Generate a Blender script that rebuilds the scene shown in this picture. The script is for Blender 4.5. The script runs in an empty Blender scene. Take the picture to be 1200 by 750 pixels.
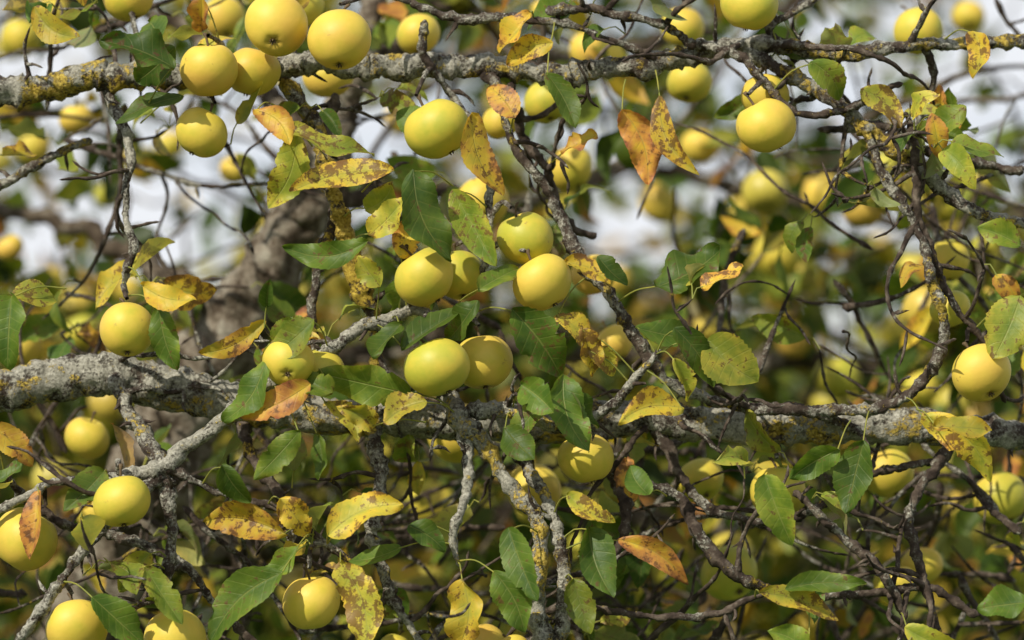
import bpy, math, random
import numpy as np
from mathutils import Vector, Matrix, noise
random.seed(7); rng=np.random.default_rng(7)
S=bpy.context.scene
# ---------------------------------------------------------------- camera
LENS=151.0; PITCH=math.radians(8)
CAM=np.array([0,-5.0,1.6])
F=np.array([0,math.cos(PITCH),math.sin(PITCH)]); U=np.array([0,-math.sin(PITCH),math.cos(PITCH)]); R=np.array([1.0,0,0])
cd=bpy.data.cameras.new("camera"); cam=bpy.data.objects.new("camera",cd); S.collection.objects.link(cam)
cam.location=CAM; cam.rotation_euler=(math.pi/2+PITCH,0,0)
cd.lens=LENS; cd.sensor_width=36; cd.clip_end=3000; cd.clip_start=0.05
cd.dof.use_dof=True; cd.dof.focus_distance=5.0; cd.dof.aperture_fstop=2.5
S.camera=cam
S.view_settings.view_transform='Standard'; S.view_settings.look='None'; S.view_settings.exposure=0
K=36/LENS
def at(u,v,y=0.0):
    """surveyed position (mm across / mm down the orchard face) -> world metres at depth y"""
    d=F+(u-600)/1200*K*R+(375-v)/1200*K*U
    return CAM+d*((y+5.0)/d[1])
def surv(p):
    q=p-CAM; f=q@F
    return 600+(q@R)/f/K*1200, 375-(q@U)/f/K*1200
def nrm(v): return v/(np.linalg.norm(v)+1e-12)
def rvec():
    return nrm(rng.normal(size=3))
# ---------------------------------------------------------------- node helpers
def newmat(n):
    m=bpy.data.materials.new(n); m.use_nodes=True; nt=m.node_tree; nt.nodes.clear(); return m,nt
def nd(nt,t,**k):
    n=nt.nodes.new(t)
    for a,b in k.items():
        if a in n.inputs: n.inputs[a].default_value=b
        else: setattr(n,a,b)
    return n
def lk(nt,a,b): nt.links.new(a,b)
def mth(nt,op,a,b=None,c=None,clamp=False):
    n=nt.nodes.new('ShaderNodeMath'); n.operation=op; n.use_clamp=clamp
    for i,x in enumerate((a,b,c)):
        if x is None: continue
        if isinstance(x,(int,float)): n.inputs[i].default_value=x
        else: nt.links.new(x,n.inputs[i])
    return n.outputs[0]
def ramp(nt,fac,stops,interp='LINEAR'):
    n=nt.nodes.new('ShaderNodeValToRGB'); e=n.color_ramp.elements; n.color_ramp.interpolation=interp
    while len(e)<len(stops): e.new(0.5)
    for i,(p,c) in enumerate(stops):
        e[i].position=p; e[i].color=(c[0],c[1],c[2],1) if not isinstance(c,(int,float)) else (c,c,c,1)
    nt.links.new(fac,n.inputs[0]); return n.outputs[0]
def mix(nt,f,a,b,mode='MIX'):
    n=nt.nodes.new('ShaderNodeMix'); n.data_type='RGBA'; n.blend_type=mode
    for i,x in ((0,f),(6,a),(7,b)):
        if isinstance(x,(int,float)): n.inputs[i].default_value=x
        elif isinstance(x,tuple): n.inputs[i].default_value=(*x,1)
        else: nt.links.new(x,n.inputs[i])
    return n.outputs[2]
def tex(nt,vec,scale,detail=4,rough=.55,kind='ShaderNodeTexNoise'):
    n=nt.nodes.new(kind); n.inputs['Scale'].default_value=scale
    if 'Detail' in n.inputs: n.inputs['Detail'].default_value=detail
    if kind=='ShaderNodeTexNoise': n.inputs['Roughness'].default_value=rough
    if vec is not None: nt.links.new(vec,n.inputs['Vector'])
    return n
# ---------------------------------------------------------------- materials
def bark_mat():
    m,nt=newmat("lichened_bark")
    geo=nt.nodes.new('ShaderNodeNewGeometry'); P=geo.outputs['Position']
    at_=nd(nt,'ShaderNodeAttribute',attribute_name='lcol'); sp=nt.nodes.new('ShaderNodeSeparateColor'); lk(nt,at_.outputs['Color'],sp.inputs[0])
    n1=tex(nt,P,60,4,.65).outputs[0]; n2=tex(nt,P,30,4,.62).outputs[0]; n3=tex(nt,P,260,3,.7).outputs[0]
    n4=tex(nt,P,44,4,.7).outputs[0]; n5=tex(nt,P,9,2).outputs[0]
    base=ramp(nt,n1,[(.3,(.018,.012,.009)),(.5,(.060,.044,.034)),(.72,(.175,.142,.11))])
    gf=mth(nt,'ADD',n2,mth(nt,'MULTIPLY',sp.outputs[1],.30)); gf=mth(nt,'ADD',gf,mth(nt,'MULTIPLY',mth(nt,'SUBTRACT',n3,.5),.45))
    gm=ramp(nt,gf,[(.63,0.0),(.75,1.0)])
    greyc=ramp(nt,n3,[(.3,(.11,.105,.085)),(.55,(.28,.27,.225)),(.75,(.48,.47,.41))])
    c=mix(nt,gm,base,greyc)
    yf=mth(nt,'ADD',n4,mth(nt,'MULTIPLY',sp.outputs[0],.27)); yf=mth(nt,'ADD',yf,mth(nt,'MULTIPLY',mth(nt,'SUBTRACT',n5,.5),.65))
    yf=mth(nt,'ADD',yf,mth(nt,'MULTIPLY',mth(nt,'SUBTRACT',n3,.5),.38))
    ym=ramp(nt,yf,[(.695,0.0),(.78,.92)])
    yc=ramp(nt,n3,[(.3,(.14,.095,.014)),(.55,(.38,.27,.035)),(.75,(.55,.43,.09))])
    c=mix(nt,ym,c,yc)
    b=nd(nt,'ShaderNodeBsdfPrincipled',Roughness=.85); b.inputs['Specular IOR Level'].default_value=.2
    h=mth(nt,'ADD',mth(nt,'MULTIPLY',n1,.6),mth(nt,'MULTIPLY',n3,.4)); h=mth(nt,'ADD',h,mth(nt,'MULTIPLY',mth(nt,'ADD',gm,ym),.35))
    bp=nd(nt,'ShaderNodeBump',Strength=1.0,Distance=.004); lk(nt,h,bp.inputs['Height']); lk(nt,bp.outputs[0],b.inputs['Normal'])
    lk(nt,c,b.inputs['Base Color']); o=nd(nt,'ShaderNodeOutputMaterial'); lk(nt,b.outputs[0],o.inputs[0]); return m
def bark_bg():
    m,nt=newmat("distant_bark"); geo=nt.nodes.new('ShaderNodeNewGeometry'); P=geo.outputs['Position']
    at_=nd(nt,'ShaderNodeAttribute',attribute_name='lcol'); sp=nt.nodes.new('ShaderNodeSeparateColor'); lk(nt,at_.outputs['Color'],sp.inputs[0])
    n1=tex(nt,P,26,6,.75).outputs[0]; f=mth(nt,'ADD',n1,mth(nt,'MULTIPLY',sp.outputs[1],.15))
    c=ramp(nt,f,[(.42,(.03,.022,.016)),(.56,(.085,.066,.048)),(.66,(.21,.18,.14)),(.82,(.36,.34,.28))])
    b=nd(nt,'ShaderNodeBsdfDiffuse'); lk(nt,c,b.inputs[0]); bp=nd(nt,'ShaderNodeBump',Strength=1.0,Distance=.012); lk(nt,n1,bp.inputs['Height']); lk(nt,bp.outputs[0],b.inputs['Normal'])
    o=nd(nt,'ShaderNodeOutputMaterial'); lk(nt,b.outputs[0],o.inputs[0]); return m
LRAMP=[(0.0,(.050,.100,.013)),(.24,(.110,.170,.020)),(.42,(.23,.265,.033)),(.58,(.43,.38,.05)),(.74,(.62,.43,.045)),(.88,(.50,.24,.055)),(1,(.28,.10,.045))]
def leaf_mat():
    m,nt=newmat("apple_leaf")
    geo=nt.nodes.new('ShaderNodeNewGeometry'); P=geo.outputs['Position']
    a=nd(nt,'ShaderNodeAttribute',attribute_name='lcol'); sp=nt.nodes.new('ShaderNodeSeparateColor'); lk(nt,a.outputs['Color'],sp.inputs[0])
    u=nd(nt,'ShaderNodeAttribute',attribute_name='luv'); su=nt.nodes.new('ShaderNodeSeparateXYZ'); lk(nt,u.outputs['Vector'],su.inputs[0])
    av=mth(nt,'ABSOLUTE',su.outputs[1])
    n1=tex(nt,P,30,3,.6).outputs[0]; n2=tex(nt,P,110,4,.65).outputs[0]; n3=tex(nt,P,420,2,.6).outputs[0]
    t=mth(nt,'ADD',sp.outputs[0],mth(nt,'MULTIPLY',mth(nt,'SUBTRACT',n1,.5),.75))
    t=mth(nt,'ADD',t,mth(nt,'MULTIPLY',mth(nt,'SUBTRACT',av,.5),.12))
    t=mth(nt,'ADD',t,mth(nt,'MULTIPLY',mth(nt,'SUBTRACT',n2,.5),.22))
    c=ramp(nt,t,LRAMP)
    s=mth(nt,'SINE',mth(nt,'MULTIPLY',mth(nt,'SUBTRACT',su.outputs[0],mth(nt,'MULTIPLY',av,.17)),46.0))
    vein=mth(nt,'POWER',mth(nt,'MAXIMUM',s,0.0),16.0)
    mid=mth(nt,'SUBTRACT',1.0,mth(nt,'MULTIPLY',av,18.0),clamp=True)
    vm=mth(nt,'MAXIMUM',mth(nt,'MULTIPLY',vein,.32),mid,clamp=True)
    c=mix(nt,mth(nt,'MULTIPLY',vm,.4),c,(.36,.36,.12))
    sf=mth(nt,'ADD',n2,mth(nt,'MULTIPLY',sp.outputs[2],.22)); sf=mth(nt,'ADD',sf,mth(nt,'MULTIPLY',mth(nt,'SUBTRACT',n3,.5),.2)); sf=mth(nt,'ADD',sf,mth(nt,'MULTIPLY',mth(nt,'SUBTRACT',n1,.5),.5))
    sm=ramp(nt,sf,[(.66,0.0),(.73,1.0)])
    c=mix(nt,mth(nt,'MULTIPLY',sm,.82),c,(.125,.065,.028))
    c=mix(nt,mth(nt,'MULTIPLY',geo.outputs['Backfacing'],.42),c,(.34,.34,.19))
    br=mth(nt,'ADD',mth(nt,'MULTIPLY',sp.outputs[1],.6),.75)
    cc=nt.nodes.new('ShaderNodeVectorMath'); cc.operation='SCALE'; lk(nt,c,cc.inputs[0]); lk(nt,br,cc.inputs['Scale']); c=cc.outputs[0]
    b=nd(nt,'ShaderNodeBsdfPrincipled',Roughness=.48); b.inputs['Specular IOR Level'].default_value=.32
    lk(nt,c,b.inputs['Base Color'])
    h=mth(nt,'SUBTRACT',mth(nt,'MULTIPLY',n2,.7),mth(nt,'MULTIPLY',vm,.5))
    bp=nd(nt,'ShaderNodeBump',Strength=.6,Distance=.002); lk(nt,h,bp.inputs['Height']); lk(nt,bp.outputs[0],b.inputs['Normal'])
    tr=nd(nt,'ShaderNodeBsdfTranslucent'); tc=mix(nt,1.0,c,(1.5,1.42,.6),'MULTIPLY'); lk(nt,tc,tr.inputs['Color'])
    ms=nd(nt,'ShaderNodeMixShader',Fac=.34); lk(nt,b.outputs[0],ms.inputs[1]); lk(nt,tr.outputs[0],ms.inputs[2])
    o=nd(nt,'ShaderNodeOutputMaterial'); lk(nt,ms.outputs[0],o.inputs[0]); return m
def leaf_bg():
    m,nt=newmat("distant_leaf")
    a=nd(nt,'ShaderNodeAttribute',attribute_name='lcol'); sp=nt.nodes.new('ShaderNodeSeparateColor'); lk(nt,a.outputs['Color'],sp.inputs[0])
    geo=nt.nodes.new('ShaderNodeNewGeometry'); n=tex(nt,geo.outputs['Position'],40,2).outputs[0]
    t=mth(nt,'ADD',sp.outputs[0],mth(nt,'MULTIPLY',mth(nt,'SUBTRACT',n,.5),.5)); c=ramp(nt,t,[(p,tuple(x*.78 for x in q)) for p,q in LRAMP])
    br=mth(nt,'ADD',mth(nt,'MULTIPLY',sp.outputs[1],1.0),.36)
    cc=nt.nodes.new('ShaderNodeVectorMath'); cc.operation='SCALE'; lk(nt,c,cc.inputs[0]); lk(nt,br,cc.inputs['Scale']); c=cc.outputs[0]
    b=nd(nt,'ShaderNodeBsdfDiffuse'); lk(nt,c,b.inputs[0]); g=nd(nt,'ShaderNodeBsdfGlossy',Roughness=.5); 
    m1=nd(nt,'ShaderNodeMixShader',Fac=.03); lk(nt,b.outputs[0],m1.inputs[1]); lk(nt,g.outputs[0],m1.inputs[2])
    tr=nd(nt,'ShaderNodeBsdfTranslucent'); lk(nt,mix(nt,1.0,c,(1.4,1.35,.6),'MULTIPLY'),tr.inputs[0])
    ms=nd(nt,'ShaderNodeMixShader',Fac=.32); lk(nt,m1.outputs[0],ms.inputs[1]); lk(nt,tr.outputs[0],ms.inputs[2])
    o=nd(nt,'ShaderNodeOutputMaterial'); lk(nt,ms.outputs[0],o.inputs[0]); return m
def apple_mat():
    m,nt=newmat("yellow_apple_skin")
    tcn=nt.nodes.new('ShaderNodeTexCoord'); O=tcn.outputs['Object']; oi=nt.nodes.new('ShaderNodeObjectInfo'); rnd=oi.outputs['Random']
    off=nt.nodes.new('ShaderNodeVectorMath'); off.operation='ADD'; lk(nt,O,off.inputs[0]); 
    cmb=nt.nodes.new('ShaderNodeCombineXYZ'); lk(nt,mth(nt,'MULTIPLY',rnd,7.0),cmb.inputs[0]); lk(nt,cmb.outputs[0],off.inputs[1]); V=off.outputs[0]
    sx=nt.nodes.new('ShaderNodeSeparateXYZ'); lk(nt,O,sx.inputs[0])
    n1=tex(nt,V,28,3).outputs[0]; n2=tex(nt,V,220,3).outputs[0]
    f=mth(nt,'ADD',n1,mth(nt,'MULTIPLY',mth(nt,'SUBTRACT',rnd,.5),.4))
    c=ramp(nt,f,[(.28,(.42,.41,.045)),(.5,(.58,.465,.055)),(.70,(.68,.50,.075))])
    vo=tex(nt,V,260,kind='ShaderNodeTexVoronoi'); dots=ramp(nt,vo.outputs['Distance'],[(.10,1.0),(.2,0.0)])
    vo2=tex(nt,V,80,kind='ShaderNodeTexVoronoi'); d2=ramp(nt,vo2.outputs['Distance'],[(.045,1.0),(.08,0.0)])
    c=mix(nt,mth(nt,'MULTIPLY',dots,.28),c,(.34,.31,.09))
    c=mix(nt,mth(nt,'MULTIPLY',d2,.6),c,(.16,.09,.03))
    rs=ramp(nt,mth(nt,'ADD',tex(nt,V,45,5,.7).outputs[0],mth(nt,'MULTIPLY',n2,.1)),[(.71,0.0),(.77,1.0)])
    c=mix(nt,mth(nt,'MULTIPLY',rs,.7),c,(.24,.15,.05))
    bl=ramp(nt,tex(nt,V,16,2).outputs[0],[(.48,0.0),(.70,1.0)])
    c=mix(nt,mth(nt,'MULTIPLY',bl,mth(nt,'MULTIPLY',rnd,.5)),c,(.62,.30,.07))
    rad=mth(nt,'SQRT',mth(nt,'ADD',mth(nt,'POWER',sx.outputs[0],2.0),mth(nt,'POWER',sx.outputs[1],2.0)))
    cav=ramp(nt,mth(nt,'ADD',mth(nt,'MULTIPLY',rad,60.0),mth(nt,'MULTIPLY',n2,.35)),[(.28,1.0),(.75,0.0)])
    c=mix(nt,mth(nt,'MULTIPLY',cav,.75),c,(.24,.19,.05))
    b=nd(nt,'ShaderNodeBsdfPrincipled',Roughness=.4); b.inputs['Specular IOR Level'].default_value=.35
    rr=mth(nt,'ADD',.38,mth(nt,'MULTIPLY',n1,.28)); lk(nt,rr,b.inputs['Roughness'])
    bp=nd(nt,'ShaderNodeBump',Strength=.16,Distance=.0012); lk(nt,mth(nt,'ADD',n2,n1),bp.inputs['Height']); lk(nt,bp.outputs[0],b.inputs['Normal'])
    lk(nt,c,b.inputs['Base Color']); o=nd(nt,'ShaderNodeOutputMaterial'); lk(nt,b.outputs[0],o.inputs[0]); return m
def plain(name,col,r=.8,scale=200,attr=False):
    m,nt=newmat(name); geo=nt.nodes.new('ShaderNodeNewGeometry'); n=tex(nt,geo.outputs['Position'],scale,3).outputs[0]
    c=ramp(nt,n,[(.3,tuple(x*.6 for x in col)),(.7,tuple(min(1,x*1.3) for x in col))])
    if attr:
        a=nd(nt,'ShaderNodeAttribute',attribute_name='lcol'); sp=nt.nodes.new('ShaderNodeSeparateColor'); lk(nt,a.outputs['Color'],sp.inputs[0]); c=mix(nt,sp.outputs[0],c,(.60,.33,.07))
    b=nd(nt,'ShaderNodeBsdfPrincipled',Roughness=r); lk(nt,c,b.inputs['Base Color']); o=nd(nt,'ShaderNodeOutputMaterial'); lk(nt,b.outputs[0],o.inputs[0]); return m
M_bark=bark_mat(); M_barkbg=bark_bg(); M_leaf=leaf_mat(); M_leafbg=leaf_bg(); M_apple=apple_mat(); M_applebg=plain("distant_apple_skin",(.52,.44,.065),.45,15,True)
M_stalk=plain("apple_stalk_brown",(.10,.065,.03)); M_grass=plain("orchard_grass",(.06,.10,.025),.9,3)
# ---------------------------------------------------------------- mesh accumulator
class Acc:
    def __init__(s): s.v=[];s.f=[];s.c=[];s.u=[];s.n=0
    def add(s,v,f,c,u=None):
        k=len(v); s.v.append(v); s.f.append(np.asarray(f)+s.n); s.c.append(np.broadcast_to(np.asarray(c,float),(k,3)))
        s.u.append(np.zeros((k,2)) if u is None else u); s.n+=k
    def build(s,name,mats,parent=None):
        V=np.concatenate(s.v).astype(np.float32); Q=np.concatenate(s.f).astype(np.int32); C=np.concatenate(s.c); UV=np.concatenate(s.u)
        me=bpy.data.meshes.new(name); me.vertices.add(len(V)); me.vertices.foreach_set('co',V.ravel())
        me.loops.add(Q.size); me.loops.foreach_set('vertex_index',Q.ravel()); me.polygons.add(len(Q))
        me.polygons.foreach_set('loop_start',np.arange(0,Q.size,4,dtype=np.int32)); me.polygons.foreach_set('loop_total',np.full(len(Q),4,np.int32))
        me.update(calc_edges=True); me.validate()
        me.polygons.foreach_set('use_smooth',np.ones(len(me.polygons),bool))
        a=me.attributes.new('lcol','FLOAT_COLOR','POINT'); a.data.foreach_set('color',np.c_[C,np.ones(len(C))].astype(np.float32).ravel())
        b=me.attributes.new('luv','FLOAT_VECTOR','POINT'); b.data.foreach_set('vector',np.c_[UV,np.zeros(len(UV))].astype(np.float32).ravel())
        me.materials.append(mats); o=bpy.data.objects.new(name,me); S.collection.objects.link(o)
        if parent: o.parent=parent
        return o
def catmull(P,per):
    P=np.asarray(P,float); n=len(P)
    E=np.vstack([2*P[0]-P[1],P,2*P[-1]-P[-2]]); out=[]
    for i in range(n-1):
        a,b,c,d=E[i],E[i+1],E[i+2],E[i+3]; L=np.linalg.norm((c-b)[:3]); k=max(1,int(L/per)); t=(np.arange(k)/k)[:,None]
        out.append(.5*((2*b)+(c-a)*t+(2*a-5*b+4*c-d)*t*t+(3*b-a-3*c+d)*t**3))
    out.append(P[-1:]); return np.vstack(out)
def tube(acc,pts,ring=10,step=.006,lump=.15,knob=.25,col=(0,0,0),jit=0.0,cap=True):
    """pts: (n,4) xyz+radius"""
    A=catmull(pts,step); X=A[:,:3].copy(); r=np.maximum(A[:,3],.0004); n=len(X)
    if n<3: return A
    if jit>0:
        ph=rng.uniform(0,100); 
        for i in range(n):
            q=Vector((X[i][0]*16+ph,X[i][1]*16,X[i][2]*16)); w=noise.noise_vector(q); q2=Vector((X[i][0]*55+ph,X[i][1]*55,X[i][2]*55)); w2=noise.noise_vector(q2); X[i]+=np.array(w)*jit+np.array(w2)*jit*.35
    T=np.gradient(X,axis=0); T/=np.linalg.norm(T,axis=1)[:,None]+1e-12
    N=np.zeros_like(X); a=np.cross(T[0],[0,.3,1.0]); 
    if np.linalg.norm(a)<.01: a=np.cross(T[0],[1,0,0])
    N[0]=nrm(a)
    for i in range(1,n):
        b=N[i-1]-T[i]*(N[i-1]@T[i]); N[i]=nrm(b)
    B=np.cross(T,N); s=np.concatenate([[0],np.cumsum(np.linalg.norm(np.diff(X,axis=0),axis=1))])
    kn=np.zeros(n)
    if knob>0:
        L=s[-1]; p=rng.uniform(.005,.02)
        while p<L:
            kn+=rng.uniform(.3,1)*np.exp(-((s-p)/rng.uniform(.003,.006))**2); p+=rng.uniform(.012,.045)
    rr=r*(1+knob*kn)
    if cap: rr[0]*=.3; rr[-1]*=.15
    th=np.arange(ring)/ring*2*np.pi
    rm=rr[:,None]*np.ones((1,ring))
    if lump>0:
        if ring>=12:
            for i in range(n):
                for j in range(ring):
                    c,sn=math.cos(th[j]),math.sin(th[j]); d=N[i]*c+B[i]*sn; q=X[i]+d*r[i]
                    v1=noise.noise(Vector(q*28)); v2=noise.noise(Vector(q*80)); v3=noise.noise(Vector(q*220))
                    rm[i,j]*=1+lump*(v1*1.1+v2*.9)+min(.45,.0024/r[i])*v3
        else: rm*=1+lump*rng.normal(size=rm.shape)*.5
    V=X[:,None,:]+rm[:,:,None]*(N[:,None,:]*np.cos(th)[None,:,None]+B[:,None,:]*np.sin(th)[None,:,None])
    i=np.arange(n-1)[:,None]; j=np.arange(ring)[None,:]; j2=(j+1)%ring
    Q=np.stack([i*ring+j,i*ring+j2,(i+1)*ring+j2,(i+1)*ring+j],-1).reshape(-1,4)
    acc.add(V.reshape(-1,3),Q,col); A[:,:3]=X; return A
# ---------------------------------------------------------------- leaf
def leaf(acc,base,d,nh,L,W,t,spot,res=(14,4),fold=None,curl=None,pet=None,petr=.0008):
    d=nrm(d); n=nh-d*(nh@d); n=nrm(n) if np.linalg.norm(n)>1e-3 else nrm(np.cross(d,[1,.2,0])); sd=np.cross(n,d)
    nu,nv=res; u=np.linspace(0,1,nu+1); w=np.maximum(np.sin(np.pi*u**rng.uniform(.80,1.0)),0)**rng.uniform(.55,.72)*(1-.22*u**4); w[0]=.03;w[-1]=.0
    vv=np.linspace(-1,1,2*nv+1)
    fold=rng.uniform(.05,.7) if fold is None else fold; curl=rng.uniform(-.7,2.0) if curl is None else curl
    ang=curl*u; cu=np.concatenate([[0],np.cumsum(np.cos((ang[1:]+ang[:-1])/2)/nu)]); cz=-np.concatenate([[0],np.cumsum(np.sin((ang[1:]+ang[:-1])/2)/nu)])
    ser=1+ (rng.uniform(-.04,.03,size=nu+1)+.022*((np.arange(nu+1)%2)*2-1)) if nu>=12 else np.ones(nu+1)
    if nu>=12 and rng.random()<.4:
        k=rng.integers(4,nu-3); ser[k]*=rng.uniform(.6,.9); ser[k+1]*=rng.uniform(.75,.95)
    ph=rng.uniform(0,6.28,2); wa=rng.uniform(.04,.18); wf=rng.uniform(6,13)
    bend=rng.uniform(-.16,.16); roll=rng.uniform(-.4,.4)
    edge=np.abs(vv)
    wy=(w[:,None]*(W/2))*vv[None,:]*(1+(ser[:,None]-1)*(edge[None,:]>.99))
    yoff=bend*L*np.sin(np.pi*u)[:,None]
    z=cz[:,None]*L+fold*np.abs(wy)+ wa*W*np.sin(u[:,None]*wf+ph[0]+(vv[None,:]>0)*ph[1])*edge[None,:]**2+roll*u[:,None]*wy
    x=cu[:,None]*L-0*wy
    V=base+x[...,None]*d+ (wy*(1-.3*fold)+yoff)[...,None]*sd+z[...,None]*n
    m=2*nv+1; i=np.arange(nu)[:,None]; j=np.arange(2*nv)[None,:]
    Q=np.stack([i*m+j,(i+1)*m+j,(i+1)*m+j+1,i*m+j+1],-1).reshape(-1,4)
    uv=np.stack([np.broadcast_to(u[:,None],(nu+1,m)),np.broadcast_to(vv[None,:],(nu+1,m))],-1).reshape(-1,2)
    acc.add(V.reshape(-1,3),Q,(t,rng.random(),spot),uv)
    if pet is not None:
        p0=np.asarray(pet); c=(p0+base)/2+np.array([0,0,.006])
        tube(acc,[[*p0,petr*1.3],[*c,petr],[*(base+d*.003),petr]],ring=5,step=.008,lump=0,knob=0,col=(.5,.5,0),cap=False)
def rtype(gr=.5):
    q=rng.random()
    if q<gr: return rng.uniform(0.03,.36)
    if q<gr+(1-gr)*.6: return rng.uniform(.36,.62)
    return rng.uniform(.64,.92)
# ================================================================ DATA
LIMBS=[
 ([(-700,60,.35,34),(-300,110,.12,22),(-60,112,.06,17),(0,108,.05,16),(60,98,.04,16),(130,94,.04,15),(200,92,.05,14),(300,84,.05,14),(380,79,.04,13),(460,77,.05,13),(560,80,.05,13),(640,84,.05,12),(700,80,.05,12),(760,75,.04,12),(820,62,.04,11),(870,52,.04,10),(930,56,.04,9),(990,63,.03,8),(1060,56,.03,7),(1130,46,.04,7),(1200,43,.05,6),(1320,30,.05,5)],.66,.8,22),
 ([(-700,520,.35,46),(-300,490,.15,30),(-60,462,.1,26),(0,456,.1,26),(70,442,.1,25),(130,440,.1,25),(180,452,.1,25),(240,462,.1,24),(320,476,.1,23),(400,489,.1,22),(480,492,.1,22),(560,498,.1,21),(640,498,.1,21),(700,490,.1,21),(760,487,.1,21),(850,496,.1,20),(950,500,.1,20),(1040,499,.1,20),(1100,504,.1,20),(1160,508,.1,19),(1260,510,.12,16),(1600,480,.2,10)],.52,.9,26),
 ([(330,95,.05,9),(352,125,.05,10),(378,165,.05,9),(392,235,.03,10),(412,300,.03,11),(428,348,.03,10),(442,385,.05,8),(440,440,.08,8),(438,500,.1,8)],.95,.6,16),
 ([(438,495,.08,9),(443,560,.05,8),(438,620,.04,7),(448,680,.04,7),(470,720,.04,5),(500,760,.05,4)],.5,.7,14),
 ([(132,98,.04,6),(140,140,.02,5),(152,185,.0,5),(149,230,.0,4),(153,290,.0,5),(147,320,.01,4),(149,352,.02,3)],.25,.75,14),
 ([(565,85,.05,8),(585,110,.03,6),(598,165,.02,5),(640,225,.02,5),(668,275,.02,6),(690,315,.02,7),(722,355,.02,7),(750,400,.03,7),(775,438,.04,6),(810,465,.05,6),(870,478,.05,6),(950,482,.05,6),(1010,505,.08,5)],.5,.55,14),
 ([(865,55,.04,8),(905,80,.03,7),(955,105,.02,8),(990,130,.02,8),(1040,168,.02,8),(1080,202,.02,7),(1130,238,.02,7),(1170,255,.03,6),(1260,285,.03,5)],.6,.7,14),
 ([(560,365,.03,4),(520,372,.0,5),(480,364,.0,6),(432,380,-.01,7),(395,408,-.02,7),(335,440,-.03,7),(270,488,-.03,8),(215,525,-.02,8),(188,552,-.02,9),(130,560,-.02,6),(60,562,-.03,5),(0,600,-.03,5),(-80,640,-.03,5)],.25,1.0,14),
 ([(188,552,-.02,8),(150,590,-.03,6),(100,645,-.04,6),(50,710,-.05,6),(20,760,-.05,5)],.2,.8,14),
 ([(132,445,.08,10),(150,480,.05,9),(172,520,.02,9),(190,555,-.01,9),(200,620,-.01,7),(190,700,.0,5)],.4,.8,14),
 ([(190,552,-.02,6),(250,575,-.01,4),(330,600,.0,4),(400,650,.0,4),(430,690,.0,3)],.2,.4,12),
 ([(520,460,.03,9),(548,492,.0,12),(575,530,.0,9),(600,572,-.01,8),(622,600,-.01,8),(636,640,-.02,9),(632,700,-.02,10),(640,770,-.02,10)],.7,.95,16),
 ([(600,505,.08,9),(612,540,.03,8),(640,590,.0,6),(655,640,-.01,7),(660,700,-.02,7),(652,770,-.02,7)],.5,.85,14),
 ([(548,492,.0,8),(552,545,-.01,7),(545,590,-.02,5),(530,630,-.02,5),(536,665,-.02,4)],.3,.95,14),
 ([(545,480,.0,11),(600,487,-.01,9),(650,497,-.01,6),(700,482,-.02,5),(745,448,-.03,4),(775,410,-.03,3)],.4,.85,14),
 ([(655,697,-.01,5),(720,712,-.02,4),(780,722,-.02,4),(840,716,-.02,4),(900,700,-.02,3),(960,690,-.02,2)],.1,.2,12),
 ([(740,560,.06,5),(790,580,.05,6),(822,622,.04,7),(862,668,.04,7),(910,690,.05,5),(990,700,.06,5),(1080,690,.06,5),(1150,720,.06,4)],.2,.25,12),
 ([(930,575,.05,5),(985,630,.04,5),(1030,670,.04,5),(1060,720,.05,5)],.2,.3,12),
 ([(990,130,.02,6),(1022,175,.01,5),(1055,232,.0,5),(1082,290,.0,6),(1100,350,.0,6),(1103,400,.01,6),(1080,450,.02,6),(1030,478,.03,7),(960,482,.05,7),(880,478,.05,6)],.4,.65,14),
 ([(1040,165,.02,5),(1062,130,.01,4),(1075,205,.0,5),(1078,250,.0,5),(1105,330,.02,4),(1150,400,.03,4),(1180,470,.05,4)],.1,.2,12),
 ([(640,15,.0,5),(705,12,.0,5),(760,28,.0,5),(820,58,.02,5)],.2,.4,12),
 ([(480,0,.0,4),(540,20,.0,5),(600,22,.0,5),(660,30,.0,4),(720,48,.01,4),(770,70,.03,4)],.2,.4,12),
 ([(395,110,.05,6),(380,180,.06,7),(392,240,.05,7),(376,300,.05,5),(368,360,.05,5),(372,420,.06,5)],.2,.2,12),
 ([(-60,225,.1,5),(0,215,.1,5),(50,188,.1,5),(110,165,.12,4)],.5,.7,12),
 ([(820,55,.03,6),(870,70,.0,5),(930,130,.0,4),(990,128,.0,4),(1060,100,.0,3)],.2,.4,12),
 ([(600,95,.05,6),(612,160,.1,5),(640,200,.1,5),(660,260,.12,5),(700,280,.15,4)],.1,.1,12),
 ([(280,485,.1,8),(292,530,.08,6),(330,585,.06,6),(340,640,.06,5),(300,700,.06,4)],.1,.2,12),
 ([(700,500,.1,8),(712,560,.08,6),(735,610,.06,6),(700,680,.06,5),(640,720,.08,4)],.1,.2,12),
 ([(1120,510,.1,8),(1090,560,.08,6),(1065,620,.06,6),(1090,700,.06,5),(1100,770,.06,5)],.1,.2,12),
 ([(760,490,.1,6),(800,560,.09,6),(845,600,.08,5),(940,600,.08,5),(1010,560,.1,5),(1100,540,.1,4)],.1,.25,12),
 ([(0,560,.0,4),(40,590,.05,5),(100,620,.06,5),(180,640,.06,5),(240,690,.06,4),(300,760,.06,4)],.2,.4,12),
 ([(500,20,.0,5),(505,70,.02,5),(530,110,.03,4),(560,150,.02,4),(575,205,.02,5),(572,270,.02,4),(560,330,.02,4)],.3,.7,12),
 ([(940,55,.04,5),(900,30,.03,4),(960,0,.03,4),(1000,-40,.03,4)],.4,.5,12),
 ([(1200,200,.1,5),(1120,185,.1,6),(1030,150,.1,5),(960,150,.12,4)],.2,.3,12),
]
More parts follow.
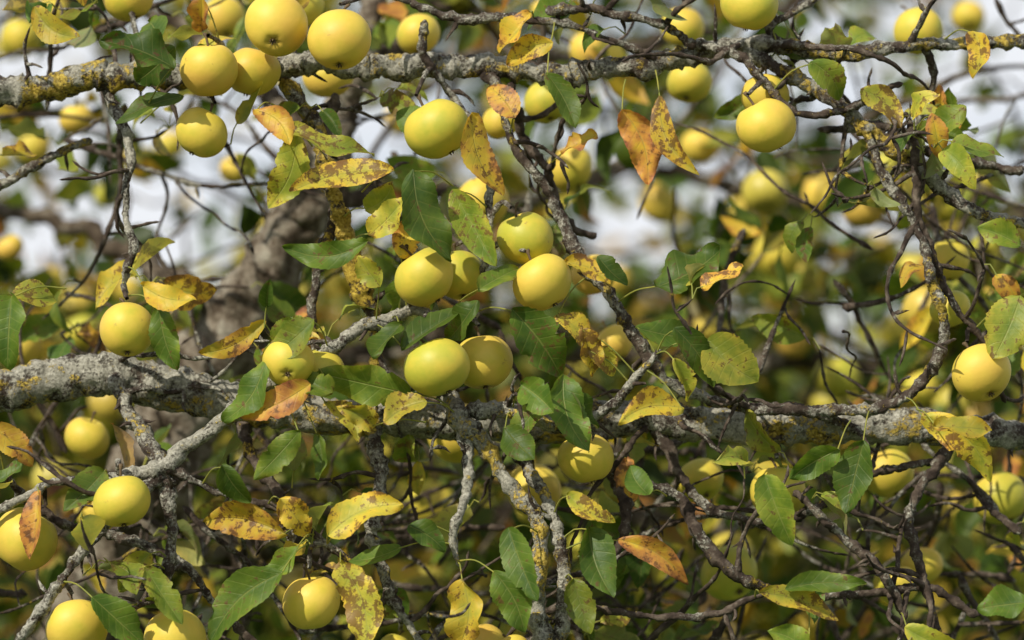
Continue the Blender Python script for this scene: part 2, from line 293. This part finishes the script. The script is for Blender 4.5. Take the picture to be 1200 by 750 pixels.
APPLES=[(324,30,37,-.05),(398,46,37,-.07),(245,82,34,-.04),(296,84,33,-.01),(236,155,32,-.02),(512,151,39,-.03),(878,6,34,-.03),(898,147,35,-.03),(897,112,28,.03),
(149,386,33,-.02),(498,325,36,-.03),(538,322,30,.03),(616,279,33,0),(636,331,35,-.03),(512,430,38,-.06),(566,424,36,-.02),(338,425,30,-.05),(374,436,30,-.03),
(143,587,34,-.06),(30,632,38,.0),(90,738,37,-.03),(205,748,36,-.02),(365,706,33,-.02),(687,537,33,.03),(626,575,32,.26),(1150,437,36,.0),(1114,362,24,.1),(1110,305,27,.3),
(820,563,28,.26),(912,577,33,.1),(1040,555,31,.26),(1172,583,32,.35),(855,672,33,.3),(1050,685,26,.26),(1080,662,24,.35),(102,513,27,.3),
(910,300,28,1.2),(965,228,26,1.2),(808,96,27,.35),(800,32,25,.5),(668,198,28,.5),(1076,36,29,.35),(981,443,27,1.2),(89,140,20,.7),(25,408,25,.6),(12,290,16,1.0),(25,45,25,.9),
(720,402,22,.3),(505,592,31,1.0),(1166,330,23,1.1),(1148,212,21,1.1),(275,198,18,1.0),(95,388,20,1.2),(385,88,30,.26),(642,118,28,.3),(588,142,23,.35),(565,238,31,.35),
(490,40,26,.3),(695,322,26,.3),(536,508,36,.27),(262,22,26,.6),(150,-4,30,.1),(60,18,22,1.0),(820,172,22,1.2),(1110,242,20,1.0),(1078,455,23,.8),(1156,290,18,.8),(168,192,22,1.4),(128,228,18,1.6),
(38,172,22,1.5),(562,758,30,.1),(462,762,20,.2),(602,764,20,.0),(772,238,25,1.6),(640,15,20,.8),(1040,195,22,1.5),(470,140,20,1.8),(690,60,24,.7),(1190,400,22,1.3),(940,335,20,2.0),(1060,430,22,1.5),(790,670,26,1.2),(250,640,26,1.0),(690,640,24,1.4),(1135,20,20,1.2),(350,8,30,.25),(118,600,30,.5),(1120,600,24,1.0),(452,540,24,1.1),(1190,660,28,1.0),
(1000,480,22,1.6),(865,250,18,2.2),(830,330,18,2.4),(1050,390,20,1.8),(720,330,20,1.9),(60,330,18,2.0),(150,340,18,2.4),(200,170,18,1.9),(1090,215,18,2.0)]
LEAVES=[(205,80,122,40,50,.08,.5),(205,55,150,98,42,.1,.4),(188,52,160,12,36,.12,.2),(215,112,138,150,28,.12,.2),(348,155,312,247,42,.5,.5),(298,128,342,172,30,.84,.4),(338,150,440,165,30,.45,.7),(462,200,343,232,38,.70,.9),
(432,282,335,290,32,.12,.2),(484,198,532,302,52,.08,.1),(530,222,582,312,44,.36,.6),(500,150,462,128,34,.18,.2),(604,138,570,90,32,.84,.6),(552,132,592,228,38,.80,.7),(648,50,596,76,32,.74,.6),(640,85,672,152,32,.2,.3),
(622,15,574,52,38,.76,.4),(728,128,758,214,40,.90,.3),(772,112,816,202,30,.78,.9),(768,337,842,288,58,.12,.4),(700,158,655,172,28,.86,.2),(1092,132,1108,186,26,.84,.3),(1132,124,1082,156,34,.3,.4),(950,72,992,122,34,.3,.3),
(1008,104,1052,152,34,.6,.9),(1140,36,1142,96,30,.75,.8),(166,334,230,352,30,.72,.1),(186,358,206,432,32,.14,.3),(312,376,224,412,25,.76,.5),(368,374,296,416,36,.34,.4),(312,424,254,490,36,.14,.2),(364,450,274,480,36,.90,.3),
(482,462,372,440,44,.28,.2),(470,410,540,352,36,.1,.2),(470,380,440,425,34,.12,.2),(600,362,664,442,60,.13,.7),(610,450,652,486,42,.13,.3),(660,438,690,528,46,.12,.4),(650,370,712,402,30,.68,.9),(682,384,700,442,32,.70,.9),
(744,384,834,382,34,.12,.2),(790,384,842,452,34,.14,.3),(828,398,888,442,62,.48,.2),(802,478,726,497,36,.66,.5),(700,300,740,328,28,.1,.1),(660,308,716,330,26,.7,.6),(122,552,76,592,40,.22,.4),(46,574,26,652,34,.84,.4),
(336,626,220,610,46,.78,.6),(328,584,366,632,36,.74,.7),(384,628,470,590,46,.66,.6),(398,658,432,762,46,.58,.8),(332,670,244,750,54,.17,.4),(176,648,140,692,34,.42,.2),(170,664,212,732,34,.34,.4),(108,700,170,754,42,.12,.2),
(352,504,298,562,30,.3,.3),(372,508,374,562,20,.18,.1),(542,678,534,764,42,.70,.4),(596,618,626,702,38,.12,.2),(578,668,612,742,40,.14,.2),(690,618,718,700,46,.06,.2),(724,632,808,686,32,.88,.5),(664,580,724,604,30,.64,.8),
(1012,516,996,602,46,.08,.2),(896,556,926,638,46,.26,.1),(1080,488,1160,566,42,.66,.7),(1094,500,1164,492,30,.68,.4),(888,694,984,724,30,.66,.8),(920,690,1014,686,26,.22,.3),(984,526,926,560,34,.1,.1),(1196,346,1164,416,54,.45,.5),
(1196,288,1146,266,34,.3,.3),(1204,706,1146,714,38,.12,.2),(-10,500,40,540,34,.82,.3),(14,346,-6,422,50,.14,.1),(14,346,68,348,36,.5,.6),(672,678,692,742,34,.35,.3),(478,616,524,642,30,.1,.1),(470,642,406,652,30,.18,.2),
(260,545,292,592,34,.16,.1),(236,-6,226,42,28,.84,.3),(40,8,96,44,34,.66,.5),(432,276,474,232,34,.55,.4),(428,246,462,212,34,.45,.4),(468,300,502,262,34,.78,.6),(446,336,420,300,30,.5,.5),(390,460,352,432,34,.28,.2),(404,620,438,596,24,.76,.6),
(500,470,452,500,36,.64,.6),(440,500,400,480,30,.6,.5),(560,352,510,396,34,.14,.2),(560,340,610,300,30,.26,.4),(350,640,300,680,28,.22,.3),(950,770,900,740,34,.3,.3),(1060,735,1130,760,32,.5,.3),(760,580,742,540,30,.12,.1),(790,420,806,470,26,.5,.5),
(590,500,628,540,34,.14,.4),(640,470,600,520,30,.2,.5),(690,410,720,440,28,.6,.9),(670,460,706,500,28,.14,.3),(380,470,420,520,28,.6,.6),(320,400,352,372,30,.3,.5)]
# ================================================================ foreground tree
tree=bpy.data.objects.new("apple_tree",None); S.collection.objects.link(tree)
wood=Acc(); leaves=Acc()
tb=at(-700,60,.35); lb=at(-700,520,.35)
trunk=[(lb[0]-.35,.55,-.1,.17),(lb[0]-.33,.54,.3,.13),(lb[0]-.28,.5,1.0,.115),(lb[0]-.22,.45,1.7,.10),(lb[0]-.14,.40,lb[2]+.05,.085),(tb[0]-.1,.38,tb[2]-.15,.06),(tb[0]+.02,.4,tb[2]+.4,.045),(tb[0]+.25,.5,tb[2]+1.1,.02)]
tube(wood,trunk,ring=24,step=.03,lump=.12,knob=.03,col=(.4,.7,0))
tube(wood,[(lb[0]-.17,.41,lb[2]-.05,.05),(*lb,.046)],ring=16,step=.02,knob=0,col=(.4,.7,0),cap=False)
tube(wood,[(tb[0]-.12,.39,tb[2]-.1,.04),(*tb,.034)],ring=16,step=.02,knob=0,col=(.4,.7,0),cap=False)
samples=[]; heropaths=[]; bigs=[]
for li,(pts,ye,gr,ring) in enumerate(LIMBS):
    P=[[*at(u,v,y),r/1000.] for u,v,y,r in pts]; big=pts[len(pts)//2][3]>12
    A=tube(wood,P,ring=ring,step=.004 if big else .0035,lump=.26 if big else .32,knob=.06 if big else .42,col=(ye,gr,0),jit=.005 if big else .008)
    samples.append(A); heropaths.append((A,big,ye,gr))
    if li in (0,1,6,7,11,18): bigs.append(np.array([[*surv(a[:3]),a[3]*1000,a[1]] for a in A[::3]]))
SAM=np.vstack(samples); BIG=np.vstack(bigs)
def clear_depth(u,v,r,y):
    R_=r/1000.*(5+y)/5
    for k in range(14):
        c=at(u,v,y); d=np.linalg.norm(SAM[:,:3]-c,axis=1)-SAM[:,3]-R_
        if d.min()>-.004: break
        y-=.012
    return y
AP=[]
for (u,v,r,y) in APPLES:
    if y<.25: y=clear_depth(u,v,r,y)
    c=at(u,v,y); R_=r/1000.*(5+y)/5*1.01
    for _ in range(6):
        bad=False
        for (c2,R2,*_r) in AP:
            dd=np.linalg.norm(c-c2)
            if dd<(R_+R2)*.96: y+=.02; c=at(u,v,y); bad=True
        if not bad: break
    AP.append((c,R_,u,v,r,y))
APC=np.array([[a[2],a[3],a[4],a[5]] for a in AP if a[5]<.5])
def blocks(p,m=22,d=.0):
    u,v=surv(p); q=(APC[:,0]-u)**2+(APC[:,1]-v)**2<(APC[:,2]+m)**2
    return bool(np.any(q&(p[1]<APC[:,3]+.03+d)))
def hides_limb(p,m=10):
    u,v=surv(p); q=(BIG[:,0]-u)**2+(BIG[:,1]-v)**2<(BIG[:,2]+m)**2
    if bool(np.any(q&(p[1]<BIG[:,3]+.01))): return True
    return (abs(u-(262+(395-v)*.62))<36 and 250<v<430) or math.hypot((u-722)/50,(v-262)/42)<1
def grow(p,d,L,r0,r1,kink=.5,seg=.026,up=0.0):
    n=max(3,int(L/seg)); out=[[*p,r0]]; d=nrm(d)
    for i in range(n):
        d=nrm(d+rvec()*kink+np.array([0,0,up])); p=p+d*L/n; out.append([*p,r0+(r1-r0)*(i+1)/n])
    return out,d
def cluster(acc,p,d,n,Ls=(.038,.076),gr=.5,res=(12,3),check=True,pet=True,wr=(.46,.68)):
    for _ in range(n):
        dd=nrm(d*.5+rvec()*.9+np.array([0,0,-.35])); pl=rng.uniform(.012,.03); b=p+nrm(dd+np.array([0,0,.5]))*pl
        L=rng.uniform(*Ls)
        if check and (blocks(b+dd*L*.5) or blocks(b+dd*L*.9,8)) and rng.random()<.95: continue
        if check and hides_limb(b+dd*L*.5) and rng.random()<.85: continue
        nh=rvec()*.75+np.array([-.25,-.5,.55]); t=rtype(gr)
        leaf(acc,b,dd,nh,L,L*rng.uniform(*wr),t,rng.random()*(.95 if t>.34 else .6),res=res,pet=p if pet else None)
def side_twigs(A,dens,acc,lacc,gr=.58,ring=8,lsc=1.0,check=True,col=(.2,.5,0),res=(12,3),sub=True,step=.005,pleaf=.8):
    L=np.linalg.norm(np.diff(A[:,:3],axis=0),axis=1).sum(); n=rng.poisson(L*dens)
    for _ in range(n):
        i=rng.integers(2,len(A)-2); T=nrm(A[min(i+2,len(A)-1),:3]-A[i-2,:3]); pr=rvec(); pr=pr-T*(pr@T); pr[1]*=.7; pr=nrm(pr)
        d=nrm(pr+T*rng.uniform(-.2,.8)); l=rng.choice([rng.uniform(.015,.045),rng.uniform(.05,.12),rng.uniform(.12,.28)],p=[.45,.3,.25])*lsc
        q=A[i,:3]; r0=min(A[i,3]*.65,.0022+l*.009)
        pts,de=grow(q,d,l,r0,.0012 if ring>6 else .0016)
        if check and blocks(np.array(pts[-1][:3]),0) and rng.random()<.8: continue
        cl=tuple(np.array(col)*rng.uniform(.1,1.3))
        B=tube(acc,pts,ring=ring,step=step,lump=.3,knob=.55,col=cl)
        if rng.random()<pleaf: cluster(lacc,B[-1,:3],de,rng.integers(1,5),gr=gr,res=res,check=check)
        if sub and l>.07:
            for k in range(rng.integers(1,5)):
                j=rng.integers(len(B)//4,len(B)-1); l2=rng.uniform(.012,.07)
                p2,d2=grow(B[j,:3],nrm(rvec()+de*.5),l2,.0022,.0012); B2=tube(acc,p2,ring=ring,step=step,lump=.3,knob=.55,col=cl)
                if rng.random()<.45*pleaf/.45: cluster(lacc,B2[-1,:3],d2,rng.integers(1,3),gr=gr,res=res,check=check)
for A,big,ye,gr in heropaths:
    side_twigs(A,9 if big else 14,wood,leaves,gr=.62,col=(ye*.4,gr*.55,0),pleaf=.29)
for k in range(185):
    u=rng.uniform(-150,1350); v=rng.uniform(510,850) if rng.random()<.72 else rng.uniform(-80,480); p=at(u,v,rng.uniform(.12,.6))
    if v<480 and hides_limb(p,40): continue
    L=rng.uniform(.12,.4); d=nrm(np.array([rng.normal(),rng.normal()*.35,rng.normal()]))
    pts,de=grow(p,d,L,rng.uniform(.0025,.0048),.0012,kink=.28,seg=.035); A=tube(wood,pts,ring=8,step=.006,lump=.3,knob=.5,col=(.15,rng.uniform(0,.5),0))
    side_twigs(A,8,wood,leaves,gr=.6,ring=6,col=(0,.2,0),pleaf=.25,sub=False)
SP=SAM[::3,:3]
for (bu,bv,tu,tv,w,t,sp) in LEAVES:
    y=rng.uniform(-.09,-.03); b=at(bu,bv,y); e=at(tu,tv,y+rng.uniform(-.03,.03)); d=e-b; L=np.linalg.norm(d)*1.02
    nh=np.array([rng.uniform(-.65,.35),-1,rng.uniform(-.2,.8)])
    k=np.argmin(np.linalg.norm(SP-b,axis=1)); pp=SP[k]
    if np.linalg.norm(pp-b)>.09: pp=b+nrm(pp-b)*.07
    leaf(leaves,b,d,nh,L,w/1000.*1.14,t,sp*(1 if t>.34 else .85),res=(28,5),fold=rng.uniform(.08,.6),curl=rng.uniform(-.4,.9),pet=pp,petr=.0009)
# ---------------------------------------------------------------- apples
def apple_mesh(idx):
    rg=np.random.default_rng(100+idx); nt_,npn=40,56; V=[];Fc=[]
    a1,a2=rg.uniform(0,6.28,2); squash=rg.uniform(.88,.99); lob=rg.uniform(.008,.022); tp=rg.uniform(-.04,.07); sk=rg.uniform(-.05,.05,2)
    for i in range(nt_+1):
        th=math.pi*i/nt_
        for j in range(npn):
            ph=2*math.pi*j/npn
            rr=math.sin(th)*(1+tp*math.cos(th))*(1+lob*math.cos(5*ph+a1)*(th/math.pi)**2+.025*math.cos(2*ph+a2)+.014*math.sin(3*ph+a1))
            z=math.cos(th)*squash-.30*math.exp(-(th/.30)**2)+.14*math.exp(-((math.pi-th)/.24)**2)*(1+.12*math.cos(5*ph+a1))
            V.append((rr*math.cos(ph)+sk[0]*z,rr*math.sin(ph)+sk[1]*z,z+.05*rr*math.cos(ph+a2)))
    for i in range(nt_):
        for j in range(npn):
            k=(j+1)%npn; Fc.append((i*npn+j,(i+1)*npn+j,(i+1)*npn+k,i*npn+k))
    nf=len(Fc)
    n0=len(V); ring=8; L=rg.uniform(.5,.75); bx,by=rg.uniform(-.25,.25,2)
    for i in range(9):
        t=i/8; r=.045+.03*(t>.85)+.02*(i==0)
        for j in range(ring):
            ph=2*math.pi*j/ring; V.append((bx*t*t+r*math.cos(ph),by*t*t+r*math.sin(ph),squash-.34+L*t))
    for i in range(8):
        for j in range(ring):
            k=(j+1)%ring; Fc.append((n0+i*ring+j,n0+i*ring+k,n0+(i+1)*ring+k,n0+(i+1)*ring+j))
    Fc.append(tuple(n0+8*ring+j for j in range(ring)))
    zb=-squash+.13
    for s in range(6):
        ph=2*math.pi*s/6+rg.uniform(-.2,.2); n0=len(V); w=.06
        cx,cy=math.cos(ph),math.sin(ph)
        V+= [(.02*cx-w*cy*.6,.02*cy+w*cx*.6,zb),(.02*cx+w*cy*.6,.02*cy-w*cx*.6,zb),(.10*cx+w*cy*.5,.10*cy-w*cx*.5,zb-.08),(.10*cx-w*cy*.5,.10*cy+w*cx*.5,zb-.08),(.07*cx+rg.uniform(-.05,.05),.07*cy,zb-.16)]
        Fc+=[(n0,n0+1,n0+2,n0+3),(n0+3,n0+2,n0+4)]
    me=bpy.data.meshes.new("apple"); me.from_pydata([tuple(x*.035 for x in v) for v in V],[],Fc); me.update()
    me.materials.append(M_apple); me.materials.append(M_stalk)
    for k,p in enumerate(me.polygons): p.use_smooth=True; p.material_index=0 if k<nf else 1
    return me
AM=[apple_mesh(i) for i in range(10)]
for k,(c,R_,u,v,r,y) in enumerate(AP):
    o=bpy.data.objects.new("apple",AM[k%10]); S.collection.objects.link(o)
    tilt=rng.uniform(-.9,.4) if k%4==0 else rng.uniform(-.35,.35); ry=rng.uniform(-.6,.6)
    M=Matrix.Rotation(ry,4,'Y')@Matrix.Rotation(tilt,4,'X')@Matrix.Rotation(rng.uniform(0,6.28),4,'Z')
    s=R_/.035; o.matrix_world=Matrix.Translation(Vector(c))@M@Matrix.Diagonal((s,s,s,1))
    top=np.array(M@Vector((0,0,1))); st=c+top*R_*1.2
    if y<.3:
        q=np.linalg.norm(SAM[:,:3]-st,axis=1); j=np.argmin(q)
        if q[j]<.16:
            e=SAM[j,:3]; m=(st+e)/2+np.array([rng.uniform(-.008,.008),rng.uniform(0,.01),.012])
            tube(wood,[[*st,.0022],[*m,.003],[*e,.0035]],ring=8,step=.005,lump=.2,knob=.4,col=(.2,.5,0),cap=False)
            cluster(leaves,m,top,rng.integers(0,3),gr=.6)
wood.build("branches",M_bark,tree); leaves.build("leaves",M_leaf,tree)
# ================================================================ background apple trees
HOLES=[(95,72,80,40),(55,262,100,45),(235,215,85,85),(440,125,65,75),(455,200,35,45),(722,265,66,62),(820,205,60,42),(965,110,100,52),(1120,130,95,65),(1005,375,55,48),(150,300,50,30),(1180,70,60,50),(915,60,50,45),(880,375,36,30),(330,130,60,60),(640,170,30,30),(540,220,30,30),(560,140,30,30)]
def dens(p,soft=.07):
    u,v=surv(p)
    h=min(math.hypot((u-a)/c,(v-b)/d) for a,b,c,d in HOLES)
    if h<1.0: return soft
    if p[1]<.8 and abs(u-(262+(395-v)*.62))<40 and 200<v<440: return .03
    base=1.0 if v>400 else (.95 if v>290 else .6)
    return base*(1 if h>1.3 else .5)
bgt=bpy.data.objects.new("background_apple_tree",None); S.collection.objects.link(bgt)
bw=Acc(); bl=Acc(); bapp=Acc()
stem=[(60,900,.75,62),(150,640,.62,52),(215,470,.6,46),(262,395,.58,40),(312,320,.55,36),(352,262,.52,30),(384,190,.5,24),(404,120,.5,20),(425,60,.5,17),(440,-40,.55,15),(470,-300,.8,12)]
P=[[*at(u,v,y),r/1000.*(5+y)/5] for u,v,y,r in stem]; g=P[0]; P=[[g[0]-.35,g[1]+.1,-.1,.13],[g[0]-.25,g[1]+.08,.6,.09],[g[0]-.12,g[1]+.03,1.3,.08]]+P
A=tube(bw,P,ring=32,step=.006,lump=.24,knob=.04,col=(.35,.9,0),jit=.014)
side_twigs(A,9,bw,bl,gr=.55,ring=6,lsc=1.3,check=False,res=(6,2),step=.012,pleaf=.5)
for pts in ([(262,395,.6,20),(200,330,.8,14),(120,280,1.0,10),(20,250,1.2,8),(-200,200,1.3,5)],[(384,190,.5,16),(330,110,.7,12),(220,40,.9,9),(120,-40,1,7)],[(352,262,.55,14),(460,220,.9,10),(600,240,1.3,9),(760,200,1.5,8),(900,230,1.6,8),(1050,260,1.6,7),(1300,250,1.8,5)],
            [(215,470,.65,20),(400,420,1.2,14),(600,400,1.4,12),(800,430,1.5,12),(950,425,1.5,12),(1100,440,1.6,10),(1400,420,1.8,7)],[(420,60,.55,12),(600,70,1.1,9),(800,40,1.4,8),(1000,-20,1.6,6)],
            [(150,640,.65,25),(400,640,1.2,18),(640,600,1.5,14),(900,620,1.7,12),(1300,600,1.9,8)]):
    P=[[*at(u,v,y),r/1000.*(5+y)/5] for u,v,y,r in pts]; A=tube(bw,P,ring=12,step=.012,lump=.2,knob=.15,col=(.3,.4,0),jit=.02)
    side_twigs(A,7,bw,bl,gr=.6,ring=6,lsc=1.5,check=False,res=(6,2),step=.015,pleaf=.5)
def bgapple(c,R_):
    th=np.linspace(0,np.pi,13)[:,None]; ph=(np.arange(16)/16*2*np.pi)[None,:]
    z=np.cos(th)*.93-.25*np.exp(-(th/.35)**2)+.14*np.exp(-((np.pi-th)/.3)**2); x=np.sin(th)*np.cos(ph); yv=np.sin(th)*np.sin(ph)
    V=np.stack([x,yv,z+0*ph],-1).reshape(-1,3)*R_; 
    V=V@np.array(Matrix.Rotation(rng.uniform(-.6,.6),3,'X'))+c
    i=np.arange(12)[:,None]; j=np.arange(16)[None,:]; k=(j+1)%16
    bapp.add(V,np.stack([i*16+j,(i+1)*16+j,(i+1)*16+k,i*16+k],-1).reshape(-1,4),(max(0,rng.uniform(-.5,.7)),0,0))
nb=0; tries=0
while nb<440 and tries<8000:
    tries+=1
    y=rng.uniform(.6,4.2); u=rng.uniform(-500,1700) if rng.random()<.35 else rng.uniform(-60,1260); v=rng.uniform(-200,960); p=at(u,v,y)
    if rng.random()>dens(p,.2): continue
    d=nrm(np.array([rng.normal(),rng.normal()*.5,rng.normal()*.7])); L=rng.uniform(.2,.7)
    pts,de=grow(p-d*L/2,d,L,rng.uniform(.002,.007),.0018,kink=.34,seg=.05); nb+=1
    A=tube(bw,pts,ring=6,step=.018,lump=.15,knob=.2,col=(.2,rng.uniform(0,.7),0))
    for i in range(0,len(A),2):
        if rng.random()<.5:
            q=A[i,:3]
            if rng.random()<dens(q,.04): cluster(bl,q,rvec(),rng.integers(2,6),Ls=(.045,.085),gr=.58,res=(5,2),check=False,pet=False)
    for _ in range(rng.choice([0,0,1,1,2])):
        q=A[rng.integers(0,len(A)),:3]+np.array([rng.normal()*.02,rng.normal()*.02,-.05])
        if rng.random()<dens(q,.03)*.9: bgapple(q,rng.uniform(.026,.035))
for _ in range(1900):
    y=rng.uniform(2.5,7.5); u=rng.uniform(-250,1450); v=rng.uniform(-150,950); p=at(u,v,y)
    if v<400 and noise.noise(Vector(p*1.3))<-.12: continue
    if rng.random()>dens(p,.02): continue
    cluster(bl,p,rvec(),rng.integers(5,12) if v>400 else rng.integers(4,8),Ls=(.06,.1),gr=.62,res=(4,1),check=False,pet=False)
    for k in range(6 if v>400 else 5):
        q=p+rng.normal(size=3)*.11; L=rng.uniform(.06,.1); leaf(bl,q,rvec(),rvec()+np.array([-.2,-.4,.5]),L,L*.55,rtype(.62),.4,res=(4,1))
    if rng.random()<.15: bgapple(p+rng.normal(size=3)*.05,rng.uniform(.026,.035))
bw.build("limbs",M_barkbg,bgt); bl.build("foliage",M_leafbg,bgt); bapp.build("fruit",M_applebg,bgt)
# ================================================================ distant trees, ground
dt=Acc(); 
for _ in range(1600):
    x=rng.uniform(-11,11); y=rng.uniform(12,18); top=4.35+.9*noise.noise(Vector((x*.35,y*.3,3)))+.5*noise.noise(Vector((x*1.2,y,9)))
    z=rng.uniform(.3,1)*top; c=np.array([x,y,z])
    for k in range(12):
        q=c+rng.normal(size=3)*np.array([.28,.28,.2]); L=rng.uniform(.1,.18); leaf(dt,q,rvec(),rvec()+np.array([-.2,-.3,.5]),L,L*.6,rng.choice([rng.uniform(0,.3),rng.uniform(.3,.6)],p=[.8,.2]),.3,res=(3,1))
for x in np.arange(-10,10.5,2.5):
    X=x+rng.uniform(-.5,.5); Y=rng.uniform(14,16); tube(dt,[(X,Y,-.1,.2),(X+.1,Y,1.2,.15),(X-.1,Y+.1,2.6,.1),(X+.1,Y,3.8,.04)],ring=10,step=.1,lump=.1,knob=0,col=(.95,.1,1))
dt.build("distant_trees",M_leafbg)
me=bpy.data.meshes.new("ground"); n=40; V=[];Fc=[]
for i in range(n+1):
    for j in range(n+1):
        x=(i/n*2-1); y=(j/n*2-1); X=math.copysign(abs(x)**2.5,x)*1500; Y=math.copysign(abs(y)**2.5,y)*1500; V.append((X,Y,.08*noise.noise(Vector((X*.4,Y*.4,0)))))
for i in range(n):
    for j in range(n): a=i*(n+1)+j; Fc.append((a,a+n+1,a+n+2,a+1))
me.from_pydata(V,[],Fc); me.materials.append(M_grass); go=bpy.data.objects.new("ground",me); S.collection.objects.link(go)
# ================================================================ light
sd=np.array([-.5,-.66,.60]); sd=nrm(sd); el=math.asin(sd[2]); az=math.atan2(sd[0],sd[1])%(2*math.pi)
sl=bpy.data.lights.new("sun",'SUN'); sl.energy=5.0; sl.angle=math.radians(.5); sl.color=(1,.93,.79)
so=bpy.data.objects.new("sun",sl); S.collection.objects.link(so); so.rotation_euler=Vector(-sd).to_track_quat('-Z','Y').to_euler(); so.location=(-5,-7,8)
w=bpy.data.worlds.new("World"); S.world=w; w.use_nodes=True; nt=w.node_tree; nt.nodes.clear()
sk=nt.nodes.new('ShaderNodeTexSky'); sk.sky_type='NISHITA'; sk.sun_disc=False; sk.sun_elevation=el; sk.sun_rotation=az
# broken cloud: white low in the sky, thinning to blue overhead
tc=nt.nodes.new('ShaderNodeTexCoord'); mp=nt.nodes.new('ShaderNodeMapping'); mp.inputs['Scale'].default_value=(1,1,2.5); lk(nt,tc.outputs['Generated'],mp.inputs[0])
cn=tex(nt,mp.outputs[0],5.5,6,.6).outputs[0]; cf=ramp(nt,cn,[(.30,0.25),(.50,1.0)])
sz=nt.nodes.new('ShaderNodeSeparateXYZ'); lk(nt,tc.outputs['Generated'],sz.inputs[0]); lowf=ramp(nt,sz.outputs[2],[(.3,1.0),(.7,.45)])
cc=mix(nt,mth(nt,'MULTIPLY',mth(nt,'MULTIPLY',cf,.93),lowf),sk.outputs[0],(9.2,9.35,9.7))
bg=nt.nodes.new('ShaderNodeBackground'); bg.inputs[1].default_value=.1; lk(nt,cc,bg.inputs[0]); wo=nt.nodes.new('ShaderNodeOutputWorld'); lk(nt,bg.outputs[0],wo.inputs[0])
print("verts wood",wood.n,"leaves",leaves.n,"bg",bl.n,bw.n,bapp.n,dt.n)
